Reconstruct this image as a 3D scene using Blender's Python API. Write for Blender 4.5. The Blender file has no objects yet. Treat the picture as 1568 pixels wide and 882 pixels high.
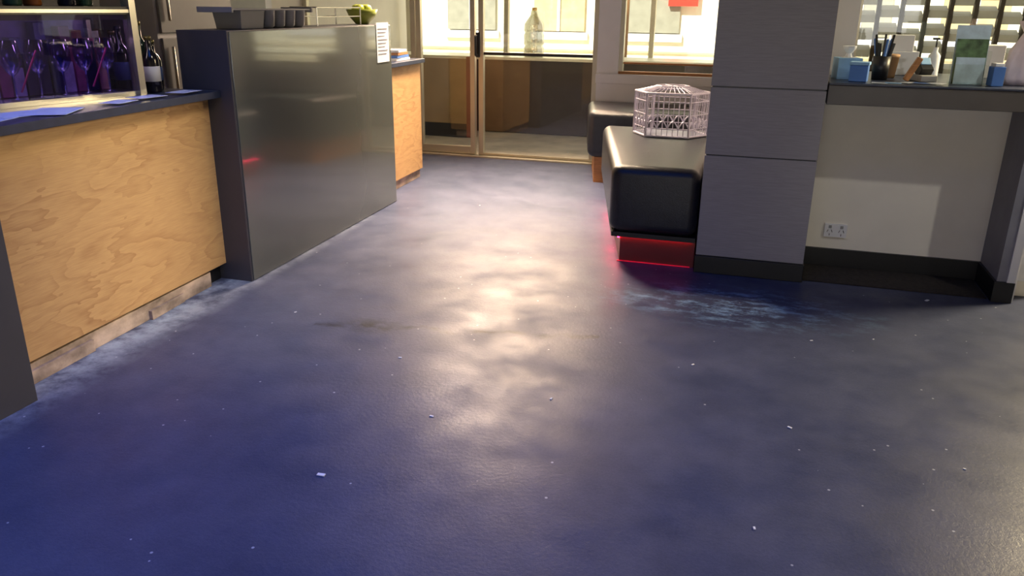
import bpy, bmesh, math, random
from mathutils import Matrix, Vector
random.seed(4)
sc=bpy.context.scene
sc.view_settings.view_transform='Standard'

# ---------------------------------------------------------------- materials
def lin(c):
    return tuple(((x/255.)/12.92 if x/255.<=.04045 else ((x/255.+.055)/1.055)**2.4) for x in c)+(1,)
MATS={}
def mat(name,rgb,rough=.5,metal=0,var=.12,scale=6,bump=0,bscale=60,emit=0,spec=.5,stretch=(1,1,1),coat=0):
    if name in MATS: return MATS[name]
    m=bpy.data.materials.new(name); m.use_nodes=True
    nt=m.node_tree; N=nt.nodes; L=nt.links; b=N['Principled BSDF']
    c=lin(rgb)
    tc=N.new('ShaderNodeTexCoord'); mp=N.new('ShaderNodeMapping'); mp.inputs['Scale'].default_value=stretch
    L.new(tc.outputs['Object'],mp.inputs['Vector'])
    n=N.new('ShaderNodeTexNoise'); n.inputs['Scale'].default_value=scale; n.inputs['Detail'].default_value=4
    L.new(mp.outputs['Vector'],n.inputs['Vector'])
    r=N.new('ShaderNodeValToRGB')
    r.color_ramp.elements[0].position=.3; r.color_ramp.elements[1].position=.7
    r.color_ramp.elements[0].color=tuple(x*(1-var) for x in c[:3])+(1,)
    r.color_ramp.elements[1].color=tuple(min(1,x*(1+var)) for x in c[:3])+(1,)
    L.new(n.outputs['Fac'],r.inputs['Fac']); L.new(r.outputs['Color'],b.inputs['Base Color'])
    b.inputs['Roughness'].default_value=rough; b.inputs['Metallic'].default_value=metal
    b.inputs['Specular IOR Level'].default_value=spec
    if coat: b.inputs['Coat Weight'].default_value=coat; b.inputs['Coat Roughness'].default_value=.06
    if bump:
        n2=N.new('ShaderNodeTexNoise'); n2.inputs['Scale'].default_value=bscale
        L.new(tc.outputs['Object'],n2.inputs['Vector'])
        bp=N.new('ShaderNodeBump'); bp.inputs['Strength'].default_value=bump; bp.inputs['Distance'].default_value=.01
        L.new(n2.outputs['Fac'],bp.inputs['Height']); L.new(bp.outputs['Normal'],b.inputs['Normal'])
    if emit:
        L.new(r.outputs['Color'],b.inputs['Emission Color']); b.inputs['Emission Strength'].default_value=emit
    MATS[name]=m; return m
def glass(name,rgb,gloss=.12,rough=.02):
    if name in MATS: return MATS[name]
    m=bpy.data.materials.new(name); m.use_nodes=True
    nt=m.node_tree; N=nt.nodes; L=nt.links; N.remove(N['Principled BSDF'])
    t=N.new('ShaderNodeBsdfTransparent'); t.inputs[0].default_value=lin(rgb)
    g=N.new('ShaderNodeBsdfGlossy'); g.inputs['Roughness'].default_value=rough; g.inputs[0].default_value=(.9,.9,.9,1)
    mx=N.new('ShaderNodeMixShader'); mx.inputs[0].default_value=gloss
    L.new(t.outputs[0],mx.inputs[1]); L.new(g.outputs[0],mx.inputs[2])
    L.new(mx.outputs[0],N['Material Output'].inputs[0]); MATS[name]=m; return m

def math_node(N,L,op,a,b=None,c=None,clamp=False):
    n=N.new('ShaderNodeMath'); n.operation=op; n.use_clamp=clamp
    for i,v in enumerate((a,b,c)):
        if v is None: continue
        if isinstance(v,(int,float)): n.inputs[i].default_value=v
        else: L.new(v,n.inputs[i])
    return n.outputs[0]

def plywood():
    m=bpy.data.materials.new('plywood'); m.use_nodes=True
    nt=m.node_tree; N=nt.nodes; L=nt.links; b=N['Principled BSDF']
    tc=N.new('ShaderNodeTexCoord'); mp=N.new('ShaderNodeMapping')
    mp.inputs['Scale'].default_value=(1,1.1,3.6); mp.inputs['Rotation'].default_value=(math.radians(-16),0,0)
    L.new(tc.outputs['Object'],mp.inputs['Vector'])
    n=N.new('ShaderNodeTexNoise'); n.inputs['Scale'].default_value=1.3; n.inputs['Detail'].default_value=4; n.inputs['Roughness'].default_value=.5; n.inputs['Distortion'].default_value=.3
    L.new(mp.outputs['Vector'],n.inputs['Vector'])
    s=math_node(N,L,'FRACT',math_node(N,L,'MULTIPLY',n.outputs['Fac'],11))
    s=math_node(N,L,'POWER',s,2)
    n3=N.new('ShaderNodeTexNoise'); n3.inputs['Scale'].default_value=2
    L.new(mp.outputs['Vector'],n3.inputs['Vector'])
    msk=math_node(N,L,'MULTIPLY_ADD',n3.outputs['Fac'],3,-.9,clamp=True)
    s=math_node(N,L,'MULTIPLY',s,msk)
    mp2=N.new('ShaderNodeMapping'); mp2.inputs['Scale'].default_value=(1,3,60); L.new(tc.outputs['Object'],mp2.inputs['Vector'])
    n2=N.new('ShaderNodeTexNoise'); n2.inputs['Scale'].default_value=4; n2.inputs['Detail'].default_value=3
    L.new(mp2.outputs['Vector'],n2.inputs['Vector'])
    f=math_node(N,L,'MULTIPLY_ADD',s,.42,math_node(N,L,'MULTIPLY',n2.outputs['Fac'],.6),clamp=True)
    r=N.new('ShaderNodeValToRGB'); r.color_ramp.elements[0].color=lin((216,176,122)); r.color_ramp.elements[1].color=lin((154,108,66))
    L.new(f,r.inputs['Fac']); L.new(r.outputs[0],b.inputs['Base Color']); b.inputs['Roughness'].default_value=.55
    MATS['plywood']=m; return m

def floor_mat():
    m=bpy.data.materials.new('concrete_floor'); m.use_nodes=True
    nt=m.node_tree; N=nt.nodes; L=nt.links; b=N['Principled BSDF']
    g=N.new('ShaderNodeNewGeometry'); P=g.outputs['Position']
    sp=N.new('ShaderNodeSeparateXYZ'); L.new(P,sp.inputs[0]); X,Y=sp.outputs[0],sp.outputs[1]
    def noise(scale,det=5,ro=.55,vec=P,dist=0):
        n=N.new('ShaderNodeTexNoise'); n.inputs['Scale'].default_value=scale; n.inputs['Detail'].default_value=det
        n.inputs['Roughness'].default_value=ro; n.inputs['Distortion'].default_value=dist; L.new(vec,n.inputs['Vector']); return n.outputs['Fac']
    big=noise(1.6,6,.6); mid=noise(7,6,.65); fine=noise(140,3,.6)
    f=math_node(N,L,'MULTIPLY_ADD',big,.6,math_node(N,L,'MULTIPLY_ADD',mid,.35,math_node(N,L,'MULTIPLY',fine,.25)))
    r=N.new('ShaderNodeValToRGB'); e=r.color_ramp.elements
    e[0].position=.40; e[0].color=lin((51,58,82)); e[1].position=.80; e[1].color=lin((84,89,113))
    L.new(f,r.inputs['Fac'])
    col=r.outputs[0]
    def mixc(fac,colr,base):
        mx=N.new('ShaderNodeMix'); mx.data_type='RGBA'; L.new(fac,mx.inputs['Factor']); L.new(base,mx.inputs['A']); mx.inputs['B'].default_value=lin(colr); return mx.outputs['Result']
    def gauss(dist,width):
        return math_node(N,L,'SUBTRACT',1,math_node(N,L,'DIVIDE',dist,width),clamp=True)
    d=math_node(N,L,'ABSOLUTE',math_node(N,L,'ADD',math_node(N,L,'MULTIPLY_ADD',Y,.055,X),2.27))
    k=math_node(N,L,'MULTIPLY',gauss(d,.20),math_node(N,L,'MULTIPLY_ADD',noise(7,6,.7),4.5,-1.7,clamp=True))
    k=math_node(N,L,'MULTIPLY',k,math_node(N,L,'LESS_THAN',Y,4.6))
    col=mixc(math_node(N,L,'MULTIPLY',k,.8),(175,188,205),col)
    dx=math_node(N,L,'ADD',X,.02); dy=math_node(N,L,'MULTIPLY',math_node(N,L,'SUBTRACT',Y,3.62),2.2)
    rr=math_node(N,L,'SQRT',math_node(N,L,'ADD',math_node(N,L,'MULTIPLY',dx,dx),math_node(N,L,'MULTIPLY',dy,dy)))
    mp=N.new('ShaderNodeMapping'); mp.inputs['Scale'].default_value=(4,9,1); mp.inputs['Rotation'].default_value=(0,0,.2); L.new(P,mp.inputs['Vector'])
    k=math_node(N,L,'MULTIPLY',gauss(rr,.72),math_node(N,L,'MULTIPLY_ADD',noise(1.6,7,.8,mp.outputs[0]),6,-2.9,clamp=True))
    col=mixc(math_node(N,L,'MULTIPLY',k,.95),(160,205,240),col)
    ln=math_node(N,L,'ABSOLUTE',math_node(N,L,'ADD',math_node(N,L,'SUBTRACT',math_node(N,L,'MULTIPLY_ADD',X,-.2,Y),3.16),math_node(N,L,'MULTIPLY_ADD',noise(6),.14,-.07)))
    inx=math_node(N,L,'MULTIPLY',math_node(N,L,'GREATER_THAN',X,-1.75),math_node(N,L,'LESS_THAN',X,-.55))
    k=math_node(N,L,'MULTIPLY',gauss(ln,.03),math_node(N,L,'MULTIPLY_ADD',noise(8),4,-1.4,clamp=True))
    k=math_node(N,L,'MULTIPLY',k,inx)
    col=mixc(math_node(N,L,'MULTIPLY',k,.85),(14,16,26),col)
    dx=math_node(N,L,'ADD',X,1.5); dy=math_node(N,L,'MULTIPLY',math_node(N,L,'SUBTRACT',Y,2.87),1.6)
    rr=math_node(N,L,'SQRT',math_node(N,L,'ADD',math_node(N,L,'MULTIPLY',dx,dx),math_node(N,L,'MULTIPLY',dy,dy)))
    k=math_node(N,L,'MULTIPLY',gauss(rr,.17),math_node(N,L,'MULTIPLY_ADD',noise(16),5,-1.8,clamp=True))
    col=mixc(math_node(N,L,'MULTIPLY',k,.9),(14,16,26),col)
    v=N.new('ShaderNodeTexVoronoi'); v.inputs['Scale'].default_value=11; L.new(P,v.inputs['Vector'])
    k=math_node(N,L,'LESS_THAN',v.outputs['Distance'],.045)
    col=mixc(math_node(N,L,'MULTIPLY',k,.65),(190,195,205),col)
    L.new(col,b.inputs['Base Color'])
    ro=math_node(N,L,'MULTIPLY_ADD',noise(4.2,5,.55),.65,.09,clamp=True)
    ro=math_node(N,L,'MAXIMUM',ro,.30)
    L.new(ro,b.inputs['Roughness'])
    b.inputs['Specular IOR Level'].default_value=.13
    bp=N.new('ShaderNodeBump'); bp.inputs['Strength'].default_value=.18; bp.inputs['Distance'].default_value=.004
    hh=math_node(N,L,'MULTIPLY_ADD',noise(260,2),.5,noise(70,3))
    L.new(hh,bp.inputs['Height']); L.new(bp.outputs[0],b.inputs['Normal'])
    return m

PLY=plywood(); FLOOR=floor_mat()
CHAR=mat('charcoal_laminate',(66,66,73),.42,var=.05)
GLOSS=mat('gloss_grey_panel',(86,90,86),.18,var=.04,scale=2,coat=1)
COL=mat('column_laminate',(148,144,148),.45,var=.08,scale=14,stretch=(1,1,14))
BLACK=mat('black_skirting',(22,22,26),.4)
TOP=mat('dark_worktop',(42,50,72),.35,var=.2,scale=20)
PLAST=mat('raw_plinth',(172,152,138),.9,var=.6,scale=7,bump=.5,bscale=30,stretch=(1,1,2))
CREAM=mat('cream_wall',(240,234,222),.75,var=.03)
WHITE=mat('white_paint',(230,230,234),.5,var=.03)
ALU=mat('satin_aluminium',(196,190,170),.35,.5,var=.06)
STEEL=mat('stainless_steel',(200,196,185),.22,.9,var=.05)
LEATH=mat('black_leather',(32,34,42),.3,var=.2,scale=30,bump=.2,bscale=260)
REDM=mat('red_plinth',(110,20,30),.4,var=.15)
PAPER=mat('paper',(225,228,235),.7,var=.03)
CEIL=mat('ceiling_paint',(90,94,105),.8,var=.03)
GL=glass('clear_glass',(248,250,248),.035)
GTINT=glass('smoked_glass',(190,180,225),.06)
GWARE=glass('stemware_glass',(190,190,225),.3,.08)
GREY=mat('grey_plastic',(150,150,150),.45,var=.05)
DARK=mat('dark_plastic',(26,27,32),.4)
TIMB=mat('timber_sill',(176,120,70),.5,var=.2,scale=20,stretch=(1,1,8))
UMBER=mat('umber_laminate',(58,50,46),.4,var=.12)
SANDM=mat('sand_render',(246,240,216),.85,var=.08,scale=2)

# ---------------------------------------------------------------- mesh builder
class O:
    def __init__(s,name): s.name=name; s.bm=bmesh.new(); s.mats=[]
    def mi(s,m):
        if m not in s.mats: s.mats.append(m)
        return s.mats.index(m)
    def prism(s,pts,z0,z1,m,taper=None):
        k=s.mi(m); n=len(pts)
        a=sum((pts[i][0]*pts[(i+1)%n][1]-pts[(i+1)%n][0]*pts[i][1]) for i in range(n))
        if a<0:
            pts=pts[::-1]
            if taper: taper=taper[::-1]
        lo=[s.bm.verts.new((p[0],p[1],z0)) for p in pts]; hi=[s.bm.verts.new((p[0],p[1],z1)) for p in (taper or pts)]
        fs=[s.bm.faces.new(lo[::-1]),s.bm.faces.new(hi)]+[s.bm.faces.new((lo[i],lo[(i+1)%n],hi[(i+1)%n],hi[i])) for i in range(n)]
        for f in fs: f.material_index=k
        return s
    def box(s,x0,x1,y0,y1,z0,z1,m,rz=0,rx=0,ry=0):
        k=s.mi(m); c=Vector(((x0+x1)/2,(y0+y1)/2,(z0+z1)/2))
        M=Matrix.Translation(c)@Matrix.Rotation(rz,4,'Z')@Matrix.Rotation(rx,4,'X')@Matrix.Rotation(ry,4,'Y')@Matrix.Diagonal((abs(x1-x0),abs(y1-y0),abs(z1-z0),1))
        r=bmesh.ops.create_cube(s.bm,size=1,matrix=M)
        for f in {f for v in r['verts'] for f in v.link_faces}: f.material_index=k
        return s
    def tube(s,p,q,r,m,seg=8,r2=None):
        k=s.mi(m); p=Vector(p);q=Vector(q); d=q-p
        M=Matrix.Translation((p+q)/2)@d.to_track_quat('Z','Y').to_matrix().to_4x4()
        rr=bmesh.ops.create_cone(s.bm,cap_ends=True,segments=seg,radius1=r,radius2=r if r2 is None else r2,depth=d.length,matrix=M)
        for f in {f for v in rr['verts'] for f in v.link_faces}: f.material_index=k; f.smooth=seg>6
        return s
    def path(s,pts,r,m,seg=6,close=False):
        n=len(pts)
        for i in range(n if close else n-1): s.tube(pts[i],pts[(i+1)%n],r,m,seg)
        return s
    def lathe(s,c,prof,m,seg=24,sx=1,sy=1,M=None):
        k=s.mi(m); rings=[]
        for r,z in prof:
            ring=[]
            for i in range(seg):
                a=2*math.pi*i/seg; v=Vector((r*math.cos(a)*sx,r*math.sin(a)*sy,z))
                if M: v=M@v
                ring.append(s.bm.verts.new(v+Vector(c)))
            rings.append(ring)
        for a,b in zip(rings,rings[1:]):
            for i in range(seg):
                f=s.bm.faces.new((a[i],a[(i+1)%seg],b[(i+1)%seg],b[i])); f.material_index=k; f.smooth=True
        if prof[0][0]>1e-4: f=s.bm.faces.new(rings[0][::-1]); f.material_index=k
        return s
    def done(s,bevel=0,seg=2,solid=0,sub=0):
        bm=s.bm
        bb=[v.co for v in bm.verts]
        c=Vector(((min(v.x for v in bb)+max(v.x for v in bb))/2,(min(v.y for v in bb)+max(v.y for v in bb))/2,min(v.z for v in bb)))
        bmesh.ops.translate(bm,verts=bm.verts,vec=-c)
        me=bpy.data.meshes.new(s.name); bm.to_mesh(me); bm.free()
        for m in s.mats: me.materials.append(m)
        ob=bpy.data.objects.new(s.name,me); ob.location=c; sc.collection.objects.link(ob)
        if solid:
            md=ob.modifiers.new('s','SOLIDIFY'); md.thickness=solid
        if bevel:
            md=ob.modifiers.new('b','BEVEL'); md.width=bevel; md.segments=seg; md.limit_method='ANGLE'; md.angle_limit=math.radians(40); md.harden_normals=False
            if seg>2:
                for p in me.polygons: p.use_smooth=True
        return ob

# ---------------------------------------------------------------- room shell
O('floor').box(-4.2,3.8,-3,7.0,-.1,0,FLOOR).done()
PAVE=mat('outside_paving',(200,192,175),.55,var=.2,scale=5,bump=.2)
O('ground_outside').box(-9,3.8,7.0,30,-.12,-.005,PAVE).done()
O('ceiling').box(-4.2,.3,-3,9.3,2.75,2.85,CEIL).box(.3,3.8,-3,5.1,2.75,2.85,CEIL).done()
O('wall_left').box(-4.3,-4.2,-3,9.3,0,2.75,CREAM).done()
O('wall_back').box(-4.2,3.8,-3.1,-3,0,2.75,CREAM).done()
O('wall_right').box(3.8,3.9,-3,5.1,0,2.75,CREAM).done()
O('wall_front').box(-4.2,-1.38,6.9,7.02,2.2,2.75,WHITE).done()
w=O('wall_front_pier'); w.box(-1.38,-1.20,6.9,7.02,0,2.75,WHITE).box(-1.20,-.24,6.9,7.02,0,.76,WHITE)
w.box(-1.20,-.24,6.9,7.02,2.1,2.75,WHITE); w.done()
O('trim_1').box(-1.38,-.24,6.86,6.9,.70,.78,WHITE).box(-1.38,-.24,6.87,6.9,.46,.50,WHITE).done(.006)
O('wall_inner').box(-.24,.42,4.61,7.02,0,2.75,WHITE).done()
wn=O('window_1')
wn.box(-1.2,-.24,6.93,6.99,.76,.80,TIMB).box(-1.2,-1.165,6.93,6.99,.8,2.1,ALU).box(-.28,-.24,6.93,6.99,.8,2.1,ALU).box(-1.165,-.28,6.955,6.96,.8,2.1,GL)
wn.box(-1.16,-.28,6.94,6.975,.86,.875,TIMB); wn.done()
def leaf(name,x0,x1,stile=.045,rail=.07):
    o=O(name)
    o.box(x0,x0+stile,6.93,6.98,.015,2.19,ALU).box(x1-stile,x1,6.93,6.98,.015,2.19,ALU).box(x0+stile,x1-stile,6.93,6.98,.015,.015+rail,ALU).box(x0+stile,x1-stile,6.93,6.98,2.13,2.19,ALU)
    o.box(x0+stile,x1-stile,6.952,6.958,.015+rail,2.13,GL)
    return o
leaf('window_2',-4.19,-3.06).done(.003)
leaf('door_1',-3.05,-2.49).done(.003)
d=O('door_2')
d.box(-2.455,-2.41,6.93,6.98,.015,2.19,ALU).box(-1.425,-1.385,6.93,6.98,.015,2.19,ALU).box(-2.41,-1.425,6.93,6.98,2.13,2.19,ALU).box(-2.41,-1.425,6.94,6.97,.015,.035,ALU)
d.box(-2.41,-1.425,6.952,6.958,.035,2.13,GL)
d.path([(-2.46,6.93,.90),(-2.46,6.87,.90),(-2.46,6.87,1.06),(-2.46,6.93,1.06)],.010,DARK,8)
d.box(-2.475,-2.44,6.915,6.93,.88,1.09,DARK)
d.box(-2.41,-1.425,6.945,6.965,.90,.925,DARK)
d.done(.002)
O('trim_2').box(-3.06,-1.38,6.86,7.03,0,.012,ALU).done()

# ---------------------------------------------------------------- beyond the doors
o=O('outdoor_counter'); o.box(-4.1,-.2,8.45,8.95,0,.77,UMBER).box(-4.1,-.2,8.40,9.0,.77,.80,mat('pale_edge',(245,240,215),.3)).done(.004)
o=O('shopfront_frame')
for x in (-4.1,-3.2,-2.9,-1.25,-.2): o.box(x,x+.05,9.05,9.12,0,2.74,ALU)
o.box(-4.1,-.15,9.05,9.12,2.3,2.4,ALU).done()
o=O('timber_panel'); o.box(-4.0,-2.95,7.95,8.02,.0,.14,DARK).box(-4.0,-2.95,7.95,8.0,.14,.80,mat('ochre_board',(150,124,84),.6)).box(-2.95,-2.86,7.95,8.03,0,.82,mat('rust_post',(120,58,44),.6)).done()
f=O('building_facade')
f.box(-12,6.5,15,15.4,0,6,SANDM)
BR=mat('shade_glass',(150,148,134),.3); BR2=mat('tan_board',(200,178,135),.7)
for i in range(9):
    x=-11+i*1.7
    f.box(x,x+.95,14.92,15,.9,2.4,BR if i%2 else BR2).box(x-.06,x+1.01,14.9,14.99,.75,.88,WHITE)
    f.box(x+.45,x+.5,14.88,14.95,.9,2.4,WHITE)
for z in (.3,.55): f.box(-12,4.5,14.94,15,z,z+.03,BR2)
f.box(-1.75,-1.25,14.8,14.9,1.35,2.1,mat('red_sign',(235,50,30),.5)); f.done()
o=O('street_bollard'); o.tube((-1.95,11.5,0),(-1.95,11.5,2.2),.07,mat('brown_post',(140,100,60),.6),16).tube((-1.95,11.5,0),(-1.95,11.5,.1),.14,DARK,16).done()
WB=glass('bottle_pet',(205,205,195),.35,.15)
o=O('water_bottle'); k=1.12
o.lathe((-2.42,8.62,.80),[(r*k*1.25,z*k) for r,z in [(.07,0),(.078,.02),(.078,.08),(.07,.10),(.078,.12),(.078,.2),(.07,.22),(.078,.24),(.075,.3),(.03,.38),(.024,.42)]],WB,24).lathe((-2.42,8.62,1.27),[(.027,0),(.027,.03),(.0,.031)],mat('bottle_cap',(190,110,90),.5),16).done()
o=O('slatted_screen'); BR3=mat('dark_slat',(60,50,40),.6); PS=mat('pale_louvre',(252,250,240),.6,var=.08)
for i in range(16):
    x=.46+i*.13
    o.box(x,x+.022,5.45,5.5,0,2.4,BR3)
    for j in range(18):
        z=.35+j*.1+(.03 if i%2 else 0)
        o.box(x+.026,x+.126,5.46,5.54,z,z+.045,PS,rx=.35)
o.box(.44,2.6,5.44,5.56,2.4,2.5,BR3).box(.44,2.6,5.44,5.56,-.02,.05,BR3)
o.done()
O('ground_outside.001').box(.42,3.8,5.1,7.0,-.12,-.02,PAVE).done()

# ---------------------------------------------------------------- left low counter
def lx(y,x0=-2.40): return x0-.055*(y-1.96)
o=O('bar_counter')
fx=lambda y:lx(y,-2.40)
o.prism([(fx(1.88),1.88),(fx(3.2),3.2),(fx(3.2)-.6,3.2),(fx(1.88)-.6,1.88)],.085,.893,PLY)
o.prism([(fx(1.88)-.012,1.88),(fx(3.08)-.012,3.08),(fx(3.08)-.5,3.08),(fx(1.88)-.5,1.88)],0,.072,PLAST)
o.prism([(fx(1.88)-.04,1.88),(fx(3.2)-.04,3.2),(fx(3.2)-.5,3.2),(fx(1.88)-.5,1.88)],.0,.085,BLACK)
o.prism([(fx(1.95)+.004,1.95),(fx(2.28)+.002,2.28),(fx(2.28)-.03,2.28),(fx(1.95)-.03,1.95)],0,.05,PLAST)
o.prism([(fx(2.62)+.006,2.62),(fx(2.86)-.004,2.86),(fx(2.86)-.03,2.86),(fx(2.62)-.03,2.62)],0,.042,PLAST)
o.prism([(-2.27,.6),(-2.285,1.88),(-3.0,1.88),(-3.0,.6)],0,.893,CHAR)
o.prism([(-2.24,.6),(-2.315,1.96),(-2.39,3.195),(-3.1,3.195),(-3.1,.6)],.893,.925,TOP)
o.done(.002)
o=O('service_counter')
o.prism([(-2.33,3.20),(-2.40,5.03),(-2.66,5.03),(-2.60,3.20)],0,1.187,CHAR)
o.prism([(-2.326,3.215),(-2.396,5.03),(-2.402,5.03),(-2.332,3.215)],.004,1.183,GLOSS)
o.done(.002)
o=O('plywood_counter')
o.prism([(-2.53,5.04),(-2.57,5.9),(-3.15,5.9),(-3.1,5.04)],.07,.89,PLY).prism([(-2.545,5.04),(-2.585,5.88),(-3.1,5.88),(-3.1,5.04)],0,.07,PLAST)
o.prism([(-2.50,5.04),(-2.54,5.93),(-3.18,5.93),(-3.13,5.04)],.89,.92,TOP).done(.002)

# ---------------------------------------------------------------- bench
root=bpy.data.objects.new('leather_bench',None); sc.collection.objects.link(root)
c=O('cushion').prism([(-.715,4.10),(-.262,4.10),(-.262,5.62),(-1.06,5.62)],.17,.53,LEATH).done(.055,6); c.parent=root
b=O('base_board').prism([(-.705,4.12),(-.262,4.12),(-.262,5.6),(-1.04,5.6)],.145,.17,BLACK).done(); b.parent=root
b=O('plinth').prism([(-.66,4.15),(-.262,4.15),(-.262,5.6),(-.995,5.6)],0,.145,REDM).done(); b.parent=root
RED=mat('red_led',(255,30,80),.5,var=0,emit=32)
RED2=mat('red_led_dim',(255,30,70),.5,var=0,emit=.25)
st=O('led_strip').prism([(-.662,4.14),(-.999,5.6),(-1.010,5.6),(-.673,4.14)],.134,.142,RED).done(); st.parent=root
st=O('led_strip_front').prism([(-.67,4.141),(-.28,4.141),(-.28,4.148),(-.67,4.148)],.002,.006,RED2).done(); st.parent=root
st=O('led_strip_lip').prism([(-.66,4.138),(-.28,4.138),(-.28,4.146),(-.66,4.146)],.1425,.1445,mat('red_led_lip',(255,30,90),.5,var=0,emit=9)).done(); st.parent=root
root=bpy.data.objects.new('leather_bench',None); sc.collection.objects.link(root)
c=O('cushion').prism([(-1.27,6.12),(-.26,6.12),(-.26,6.84),(-1.43,6.84)],.2,.56,LEATH).done(.055,6); c.parent=root
b=O('plinth').prism([(-1.22,6.16),(-.26,6.16),(-.26,6.82),(-1.37,6.82)],0,.2,TIMB).done(); b.parent=root

# ---------------------------------------------------------------- birdcage
o=O('birdcage'); WIRE=mat('cage_wire',(200,195,212),.4,.2,var=.1)
cx,cy,zb=-.56,5.30,.533
rx,ry=.235,.20
hexp=[(cx+rx*math.cos(a),cy+ry*math.sin(a)) for a in [math.radians(t) for t in (-125,-55,0,55,125,180)]]
H1=.27
def ring(z,s=1): return [(cx+(p[0]-cx)*s,cy+(p[1]-cy)*s,z) for p in hexp]
for z in (.006,.055,.14,.22,H1): o.path(ring(zb+z),.007 if z in(.006,H1) else .003,WIRE,6,True)
o.prism([(p[0],p[1]) for p in ring(0,.98)],zb,zb+.006,mat('cage_tray',(110,112,135),.4))
for i in range(6):
    a=hexp[i]; b=hexp[(i+1)%6]; n=8
    for j in range(n):
        t=j/n; x=a[0]+(b[0]-a[0])*t; y=a[1]+(b[1]-a[1])*t
        o.tube((x,y,zb),(x,y,zb+H1),.008 if j==0 else .0024,WIRE,6)
        tx,ty=cx+(x-cx)*.45,cy+(y-cy)*.45
        o.tube((x,y,zb+H1),(tx,ty,zb+H1+.035),.002,WIRE,5)
        if j%2==0:
            t2=(j+2)/n; x2=a[0]+(b[0]-a[0])*t2; y2=a[1]+(b[1]-a[1])*t2
            pts=[]
            for q in range(7):
                u=q/6; pts.append((x+(x2-x)*u,y+(y2-y)*u,zb+.055+.045*math.sin(math.pi*u)))
            o.path(pts,.0045,WIRE,5)
o.path(ring(zb+H1+.035,.45),.005,WIRE,6,True)
for k in range(3):
    a=ring(zb+H1+.035,.45)[k]; b=ring(zb+H1+.035,.45)[k+3]; o.tube(a,b,.003,WIRE,5)
o.done()

# ---------------------------------------------------------------- column
o=O('column')
for z0,z1 in ((.095,.613),(.619,.945),(.951,1.9),(1.906,2.75)): o.box(-.25,.28,4.09,4.6,z0,z1,COL)
o.box(-.244,.274,4.096,4.594,.09,2.75,BLACK)
o.done(.0015)
O('baseboard_column').box(-.255,.285,4.082,4.6,0,.092,BLACK).done(.003)

# ---------------------------------------------------------------- right alcove with shelf
O('wall_alcove').box(.28,1.15,4.43,4.5,.0,.88,CREAM).done()
O('baseboard_alcove').box(.285,1.15,4.415,4.43,0,.10,BLACK).done()
O('wall_return').box(1.15,1.215,4.10,4.5,0,.88,mat('return_grey',(135,135,146),.6)).box(1.215,1.235,4.10,4.5,0,.88,WHITE).done()
O('baseboard_return').box(1.138,1.15,4.10,4.415,0,.1,BLACK).box(1.138,1.225,4.085,4.10,0,.1,BLACK).done()
O('trim_3').box(1.19,1.225,4.088,4.10,.1,.88,WHITE).done()
O('cream_cabinet').box(1.245,1.36,4.22,4.9,0,.86,CREAM).box(1.255,1.35,4.205,4.22,.08,.80,WHITE).tube((1.335,4.195,.5),(1.335,4.195,.62),.006,STEEL).done(.004)
O('carpet_mat').box(.29,1.13,4.12,4.41,0,.006,mat('dark_carpet',(44,38,34),.95,var=.4,scale=60,bump=.5,bscale=200)).done()
o=O('wall_shelf'); o.box(.285,1.37,4.09,4.98,.885,.975,mat('shelf_umber',(84,78,74),.4)).box(.285,1.37,4.08,4.98,.975,.985,TOP); o.done(.003)
o=O('window_3')
o.box(.42,3.79,5.02,5.10,0,.96,CREAM)
for x in (.42,1.6,2.4,3.72): o.box(x,x+.05,5.03,5.08,.96,2.3,ALU)
o.box(.42,3.79,5.02,5.1,2.3,2.75,CREAM).box(.42,3.79,5.05,5.055,.96,2.3,GL).done()
o=O('power_outlet'); o.box(.385,.497,4.418,4.43,.165,.235,WHITE)
for x in (.412,.47):
    o.box(x-.012,x-.009,4.4165,4.419,.19,.205,DARK,ry=.4).box(x+.009,x+.012,4.4165,4.419,.19,.205,DARK,ry=-.4).box(x-.0015,x+.0015,4.4165,4.419,.172,.184,DARK)
    o.box(x-.007,x+.007,4.414,4.42,.213,.228,GREY)
o.done(.001)

# ---- items on shelf
ZS=.986
LB=mat('light_blue_card',(140,185,230),.6); BL=mat('mid_blue_card',(80,125,200),.6)
o=O('tissue_box'); o.box(.32,.43,4.30,4.42,ZS,ZS+.10,LB,rz=.15).box(.345,.405,4.33,4.39,ZS+.10,ZS+.102,WHITE,rz=.15)
o.lathe((.375,4.36,ZS+.10),[(.02,0),(.012,.02),(.03,.04),(.034,.055),(.0,.05)],PAPER,7); o.done(.003)
o=O('gift_box'); o.box(.38,.46,4.18,4.25,ZS,ZS+.075,BL,rz=-.2).box(.376,.464,4.176,4.254,ZS+.075,ZS+.09,LB,rz=-.2).done(.003)
o=O('pen_cup'); o.lathe((.53,4.38,ZS),[(.036,0),(.042,.11),(.038,.11),(.034,.01),(0,.01)],DARK,20)
for i in range(9):
    a=i*.7; o.tube((.53+.015*math.cos(a),4.38+.015*math.sin(a),ZS+.02),(.53+.045*math.cos(a),4.38+.045*math.sin(a),ZS+.17+.02*(i%3)),.006,[DARK,BL,DARK][i%3],6)
o.done()
o=O('paper_leaflets')
for i in range(5):
    x=.47+i*.06+random.random()*.02; y=4.13+random.random()*.04
    o.box(x,x+.07,y,y+.05,ZS+.0015*i,ZS+.0015*i+.001,[PAPER,LB,PAPER,BL][i%4],rz=random.random()*2-1)
o.done()
o=O('eftpos_terminal'); o.box(.68,.76,4.30,4.44,ZS,ZS+.03,GREY,rz=.3).box(.69,.75,4.34,4.42,ZS+.028,ZS+.085,DARK,rz=.3,rx=.6).box(.695,.745,4.36,4.40,ZS+.07,ZS+.10,LB,rz=.3,rx=.9).done(.004)
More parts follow.
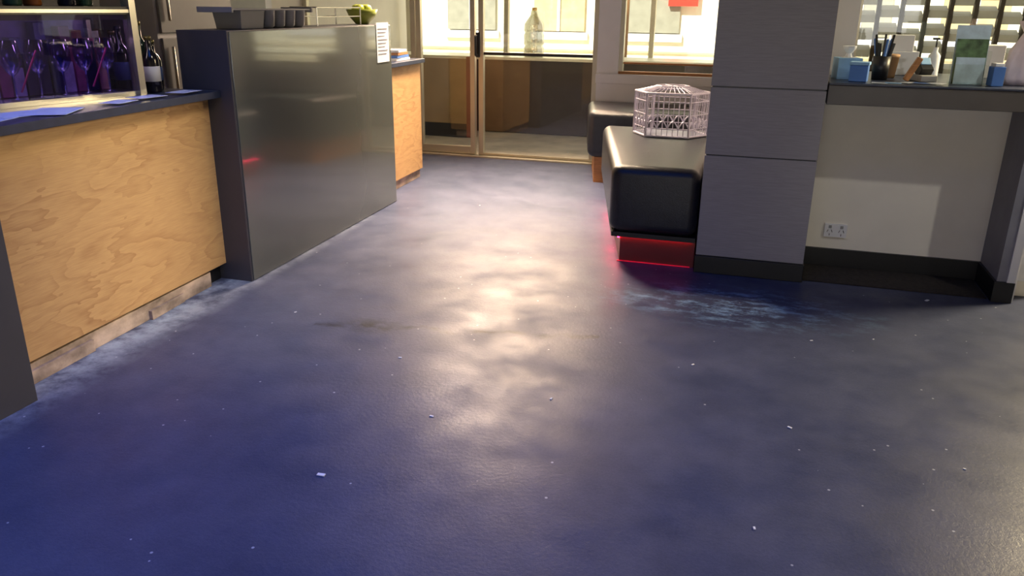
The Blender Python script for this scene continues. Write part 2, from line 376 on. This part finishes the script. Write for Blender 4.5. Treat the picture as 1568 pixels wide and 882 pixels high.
o=O('phone_handset'); o.box(.64,.665,4.22,4.26,ZS+.003,ZS+.12,TIMB,ry=.45).done(.006)
o=O('stacked_cartons'); o.box(.60,.74,4.72,4.86,ZS,ZS+.12,PAPER,rz=.1).box(.61,.72,4.73,4.85,ZS+.12,ZS+.2,WHITE,rz=-.1).box(.99,1.14,4.7,4.86,ZS,ZS+.16,PAPER,rz=-.1).done(.003)
o=O('pump_bottle'); o.lathe((.79,4.56,ZS),[(.026,0),(.028,.01),(.028,.11),(.012,.13),(.012,.15)],PAPER,18).tube((.79,4.56,ZS+.15),(.79,4.56,ZS+.19),.004,DARK).box(.77,.80,4.55,4.57,ZS+.185,ZS+.195,DARK).done()
o=O('takeaway_cup'); o.lathe((.59,4.52,ZS),[(.027,0),(.037,.10),(.039,.10),(.039,.112),(.03,.115),(.0,.115)],mat('kraft_paper',(190,150,110),.7),20).done()
o=O('brochure_holder')
GC=mat('green_print',(90,120,80),.4,var=.6,scale=25); SKY=mat('sky_print',(200,222,238),.4,var=.2,scale=18)
o.box(.82,.96,4.28,4.285,ZS,ZS+.26,SKY,rx=-.12).box(.825,.955,4.262,4.268,ZS,ZS+.20,GC,rx=-.12).box(.83,.95,4.245,4.25,ZS,ZS+.12,SKY,rx=-.12)
o.box(.815,.965,4.225,4.30,ZS,ZS+.008,GL).box(.815,.818,4.225,4.3,ZS,ZS+.15,GL).box(.962,.965,4.225,4.3,ZS,ZS+.15,GL).box(.815,.965,4.225,4.228,ZS,ZS+.09,GL)
o.done()
o=O('business_card_box'); o.box(.972,1.022,4.18,4.25,ZS,ZS+.085,BL,rz=.1).box(.977,1.015,4.185,4.245,ZS+.085,ZS+.10,PAPER,rz=.1).done(.003)
o=O('plastic_bag'); BAG=mat('bag_film',(240,222,230),.35,var=.12,scale=10)
prof=[(.085,0),(.10,.03),(.095,.09),(.08,.15),(.05,.20),(.035,.23),(.055,.27),(.06,.28)]
o.lathe((1.145,4.34,ZS),prof,BAG,28,1,.7)
for v in o.bm.verts:
    a=math.atan2(v.co.y-4.34,v.co.x-1.145); k=1+.12*math.sin(a*7+v.co.z*20)+.06*math.sin(a*13)
    v.co.x=1.145+(v.co.x-1.145)*k; v.co.y=4.34+(v.co.y-4.34)*k
o.done()

# ---------------------------------------------------------------- stuff on tall counter
ZT=1.188
o=O('muffin_tray')
o.box(-2.57,-2.39,3.34,4.04,ZT+.085,ZT+.093,GREY)
for j in range(4):
    for i in range(2):
        o.lathe((-2.525+i*.09,3.68+j*.095,ZT),[(.026,0),(.038,.012),(.045,.086)],GREY,20)
o.prism([(-2.55,3.43),(-2.41,3.43),(-2.41,3.61),(-2.55,3.61)],ZT,ZT+.086,GREY,taper=[(-2.56,3.42),(-2.40,3.42),(-2.40,3.62),(-2.56,3.62)])
o.box(-2.575,-2.385,3.33,3.345,ZT+.075,ZT+.1,GREY).box(-2.575,-2.385,4.035,4.05,ZT+.075,ZT+.1,GREY)
o.done(.002)
o=O('wire_rack')
for x in (-2.62,-2.45):
    o.path([(x,4.2,ZT),(x,4.2,ZT+.1),(x,4.72,ZT+.1),(x,4.72,ZT)],.004,STEEL)
    o.path([(x,4.2,ZT+.05),(x,4.72,ZT+.05)],.003,STEEL)
for i in range(14):
    y=4.2+i*.04; o.tube((-2.62,y,ZT+.1),(-2.45,y,ZT+.1),.0025,STEEL,5)
o.done()
o=O('fruit_bowl'); o.lathe((-2.52,4.88,ZT),[(.04,0),(.05,.01),(.085,.05),(.1,.09),(.095,.09),(.08,.052),(.0,.015)],mat('olive_ceramic',(150,160,70),.3),28)
for i in range(4):
    a=i*1.6; o.lathe((-2.52+.035*math.cos(a),4.88+.035*math.sin(a),ZT+.055),[(0.001,0),(.025,.01),(.034,.034),(.025,.058),(.001,.066)],mat('lime_fruit',(185,195,80),.4),14)
o.done()
o=O('notice_sheet'); 
x1=-2.384
o.prism([(x1,4.80),(x1-.007,4.99),(x1-.009,4.99),(x1-.002,4.80)],.955,1.20,PAPER)
for i in range(8):
    z=1.16-i*.022; o.prism([(x1+.001,4.82),(x1-.0035,4.965-.02*(i%3)),(x1-.0045,4.965-.02*(i%3)),(x1-.0005,4.82)],z,z+.004,mat('ink',(130,135,150),.7))
o.done()
o=O('napkin_box'); o.box(-2.74,-2.62,5.2,5.36,.921,1.03,WHITE).box(-2.72,-2.64,5.24,5.32,1.03,1.035,DARK).done(.004)
o=O('book_stack')
for i,c in enumerate((WHITE,BL,TIMB,PAPER)): o.box(-2.76+.01*i,-2.58,5.5,5.74-.012*i,.921+i*.02,.939+i*.02,c,rz=.05*i)
o.done(.001)

# ---------------------------------------------------------------- low counter items
ZC=.926
p0=Vector((-2.74,1.95)); p1=Vector((-2.565,2.87)); dr=(p1-p0).normalized(); nr=Vector((-dr.y,dr.x))
def W(a,b): 
    v=p0+dr*a+nr*b; return (v.x,v.y)
Lc=(p1-p0).length
o=O('display_cabinet')
PUR=mat('violet_backing',(120,105,165),.5,var=.6,scale=7)
o.prism([W(0,0),W(Lc,0),W(Lc,.3),W(0,.3)],ZC,ZC+.02,STEEL)
o.prism([W(0,.29),W(Lc,.29),W(Lc,.3),W(0,.3)],ZC+.02,1.26,PUR)
o.prism([W(0,-.01),W(Lc,-.01),W(Lc,.3),W(0,.3)],1.255,1.285,BLACK)
o.prism([W(.02,.02),W(Lc-.02,.02),W(Lc-.02,.04),W(.02,.04)],1.249,1.2545,mat('cabinet_fill_glow',(245,220,225),.5,var=0,emit=18))  # glowing strip added to brighten the cabinet interior
o.prism([W(0,.004),W(Lc,.004),W(Lc,.008),W(0,.008)],1.235,1.255,BLACK)
o.prism([W(0,-.016),W(Lc,-.016),W(Lc,-.01),W(0,-.01)],1.262,1.275,STEEL)
o.prism([W(0,0),W(Lc,0),W(Lc,.004),W(0,.004)],ZC+.02,1.255,GTINT)
o.prism([W(Lc,-.02),W(Lc+.03,-.02),W(Lc+.03,.03),W(Lc,.03)],ZC,1.9,STEEL)
o.prism([W(Lc,.27),W(Lc+.02,.27),W(Lc+.02,.3),W(Lc,.3)],ZC,1.9,STEEL)
o.prism([W(-.03,-.02),W(0,-.02),W(0,.03),W(-.03,.03)],ZC,1.9,STEEL)
o.prism([W(0,0),W(Lc,0),W(Lc,.3),W(0,.3)],1.62,1.64,STEEL)
o.done()
o=O('wine_glasses')
for i in range(9):
    c=W(.06+i*.1,.07)
    o.lathe((c[0],c[1],ZC+.022),[(.03,0),(.03,.002),(.004,.006),(.004,.085),(.02,.1),(.036,.13),(.038,.17),(.03,.215)],GWARE,14)
    if i%3==1:
        c=W(.06+i*.1,.035); o.tube((c[0],c[1],ZC+.05),(W(.14+i*.1,.03)[0],W(.14+i*.1,.03)[1],ZC+.2),.004,mat('pink_straw',(230,40,110),.4),6)
o.done()
o=O('confectionery_packets')
PC=[mat('packet_%s'%n,c,.35,var=.3,scale=30) for n,c in (('plum',(120,70,105)),('pink',(175,95,125)),('indigo',(75,75,120)),('lilac',(195,185,200)),('rust',(140,90,72)),('navy',(40,45,75)))]
for i in range(17):
    a=.03+i*.053; h=.10+.12*random.random(); w_=.046
    o.prism([W(a,.15),W(a+w_,.15),W(a+w_,.2),W(a,.2)],ZC+.021,ZC+.021+h,PC[random.randrange(6)])
    o.prism([W(a,.22),W(a+w_,.22),W(a+w_,.27),W(a,.27)],ZC+.021,ZC+.05+h+.06*random.random(),PC[random.randrange(6)])
o.done(.003)
def bottle(name,x,y,z,h,r,body,label,cap):
    o=O(name)
    o.lathe((x,y,z),[(r*.9,0),(r,.008),(r,h*.58),(r*.8,h*.68),(r*.36,h*.76),(r*.34,h*.95)],body,20)
    o.lathe((x,y,z+h*.2),[(r+.001,0),(r+.001,h*.27)],label,20)
    o.lathe((x,y,z+h*.93),[(r*.4,0),(r*.4,h*.07),(0.001,h*.07)],cap,14); return o.done()
BROWN=mat('dark_bottle',(22,20,26),.1); LAB=mat('bottle_label',(215,215,220),.6); CAP=mat('cap_metal',(120,110,60),.3,.6)
bottle('liquor_bottle',-2.60,3.01,ZC,.24,.036,BROWN,LAB,CAP)
bottle('liquor_bottle',-2.70,2.95,ZC,.28,.036,BROWN,mat('label_blue',(70,90,140),.5),DARK)
bottle('liquor_bottle',-2.74,3.12,ZC,.30,.034,mat('green_bottle',(40,60,44),.1),LAB,CAP)
bottle('liquor_bottle',-2.66,3.10,ZC,.22,.034,BROWN,MATS['label_blue'],CAP)
bottle('liquor_bottle',-2.80,3.02,ZC,.26,.036,BROWN,MATS['label_blue'],CAP)
for i in range(8):
    c=W(.08+i*.11,.09+.05*(i%2))
    bottle('spirit_bottle',c[0],c[1],1.286,.24+.02*(i%3),.034,[BROWN,MATS['green_bottle'],mat('amber_bottle',(120,70,30),.15)][i%3],[LAB,mat('label_cream',(215,190,140),.6),MATS['label_blue']][i%3],CAP)
o=O('menu_sheets')
PB=mat('blue_white_paper',(195,200,222),.6)
for i,(x,y,a) in enumerate([(-2.47,2.02,.3),(-2.49,2.22,-.2),(-2.44,2.30,.5),(-2.44,2.62,.2),(-2.46,2.80,-.1),(-2.45,3.02,.1)]):
    w_=.075 if i<3 else .045
    o.box(x-w_,x+w_,y-.11 if i<3 else y-.07,y+.11 if i<3 else y+.07,ZC+.0015*i,ZC+.0015*i+.001,PB,rz=a)
o.done()

# behind the bar
o=O('refrigerator'); o.box(-4.15,-3.55,4.2,4.95,0,1.9,WHITE).box(-3.55,-3.53,4.22,4.93,.06,1.1,GREY).box(-3.55,-3.53,4.22,4.93,1.13,1.88,GREY).tube((-3.51,4.28,.7),(-3.51,4.28,1.05),.01,STEEL).tube((-3.51,4.28,1.2),(-3.51,4.28,1.5),.01,STEEL).done(.004)
o=O('back_bar_cabinet'); o.box(-4.15,-3.65,1.0,4.1,0,.9,CHAR).box(-4.17,-3.62,1.0,4.1,.9,.93,TOP)
for i in range(5): o.box(-3.65,-3.635,1.05+i*.61,1.6+i*.61,.08,.86,DARK)
o.done(.003)
o=O('coffee_machine'); o.box(-4.05,-3.7,3.2,3.9,.93,1.33,STEEL).box(-3.7,-3.66,3.2,3.9,1.15,1.33,DARK).box(-3.7,-3.55,3.2,3.9,.93,.97,STEEL)
for y in (3.35,3.6): o.tube((-3.64,y,1.15),(-3.64,y,1.09),.03,STEEL,14).tube((-3.64,y,1.11),(-3.5,y,1.09),.011,DARK)
o.done(.006)
O('notice_board').box(-4.19,-4.17,5.2,6.4,1.0,1.7,WHITE).box(-4.17,-4.165,5.3,5.7,1.1,1.6,PB).box(-4.17,-4.165,5.8,6.3,1.1,1.6,GREY).done()

# floor litter
o=O('paper_scraps'); 
pts=[(-1.12,1.77),(-1.0,1.3),(-.2,1.55),(-.15,2.9),(.85,4.0),(-1.72,7.4),(.2,2.5),(-1.25,2.6),(-.7,.9),(.55,3.4),(.3,3.3),(-1.9,2.9),(1.05,3.1),(-.95,2.2),(-.6,2.45),(.7,2.4),(-1.1,5.5),(-.9,6.2),(-1.8,5.1),(.1,1.9)]
for i,(x,y) in enumerate(pts):
    s=.003+.005*random.random(); 
    if i in(0,4,5): s=.012
    o.box(x-s,x+s,y-s*.5,y+s*.5,0.0005,.003,PAPER,rz=random.random()*3)
o.done()

# ---------------------------------------------------------------- lights
def area(name,loc,target,sx,sy,power,col,spread=180):
    l=bpy.data.lights.new(name,'AREA'); l.shape='RECTANGLE'; l.size=sx; l.size_y=sy; l.energy=power; l.color=col; l.spread=math.radians(spread)
    o=bpy.data.objects.new(name,l); o.location=loc
    o.rotation_euler=(Vector(target)-Vector(loc)).to_track_quat('-Z','Y').to_euler(); sc.collection.objects.link(o); return o
area('doorway_light',(-2.3,7.35,1.75),(-1.7,4.8,0),1.3,.6,58,(1,.66,.46),110)
area('downlight_doorway',(-2.37,6.6,2.2),(-1.6,4.0,0),.2,.2,17,(1,.76,.58),100)
area('entry_fill_light',(-1.85,5.8,2.7),(-1.7,5.0,0),.5,.5,110,(1,.76,.52),80)  # added warm fill, out of view, lifts the floor inside the doors
area('right_window_light',(2.45,4.9,1.95),(.8,2.1,0),.6,.7,95,(1,.80,.46),130)
area('blue_ceiling_panel',(-1.4,1.7,2.7),(-1.4,1.9,0),2.6,3,42,(.02,.17,1),110)
area('rear_fill_light',(.2,-2.9,1.0),(-.3,4,1.7),3.5,1.2,8,(1,.98,.95),75)  # neutral fill added behind the camera to lift vertical faces
area('counter_fill_light',(-.3,2.6,2.6),(-2.5,2.7,.55),.3,1.6,5.5,(1,.90,.70),36)  # added fill over the aisle, narrowed onto the plywood counter front
l=bpy.data.lights.new('ceiling_spot','SPOT'); l.energy=52; l.spot_size=math.radians(30); l.spot_blend=.6; l.shadow_soft_size=.03; l.color=(1,.96,.86)
o=bpy.data.objects.new('ceiling_spot',l); o.location=(2.15,2.77,2.49); o.rotation_euler=(Vector((.75,4.42,.6))-Vector(o.location)).to_track_quat('-Z','Y').to_euler(); sc.collection.objects.link(o)
l=bpy.data.lights.new('sun','SUN'); l.energy=9; l.angle=.02; l.color=(1,.95,.84)
o=bpy.data.objects.new('sun',l); o.rotation_euler=Vector((.25,.8,-.6)).to_track_quat('-Z','Y').to_euler(); sc.collection.objects.link(o)
w=bpy.data.worlds.new('w'); sc.world=w; w.use_nodes=True
w.node_tree.nodes['Background'].inputs[0].default_value=(1,.95,.84,1); w.node_tree.nodes['Background'].inputs[1].default_value=1.1

# ---------------------------------------------------------------- camera
cam=bpy.data.cameras.new('cam'); cam.sensor_width=36; cam.lens=1245/1600*36; cam.clip_start=.02
co=bpy.data.objects.new('camera',cam); sc.collection.objects.link(co)
co.matrix_world=Matrix.Translation((0,0,1.3))@Matrix.Rotation(math.radians(17),4,'Z')@Matrix.Rotation(math.radians(90-19.4),4,'X')@Matrix.Rotation(math.radians(0.65),4,'Z')
sc.camera=co
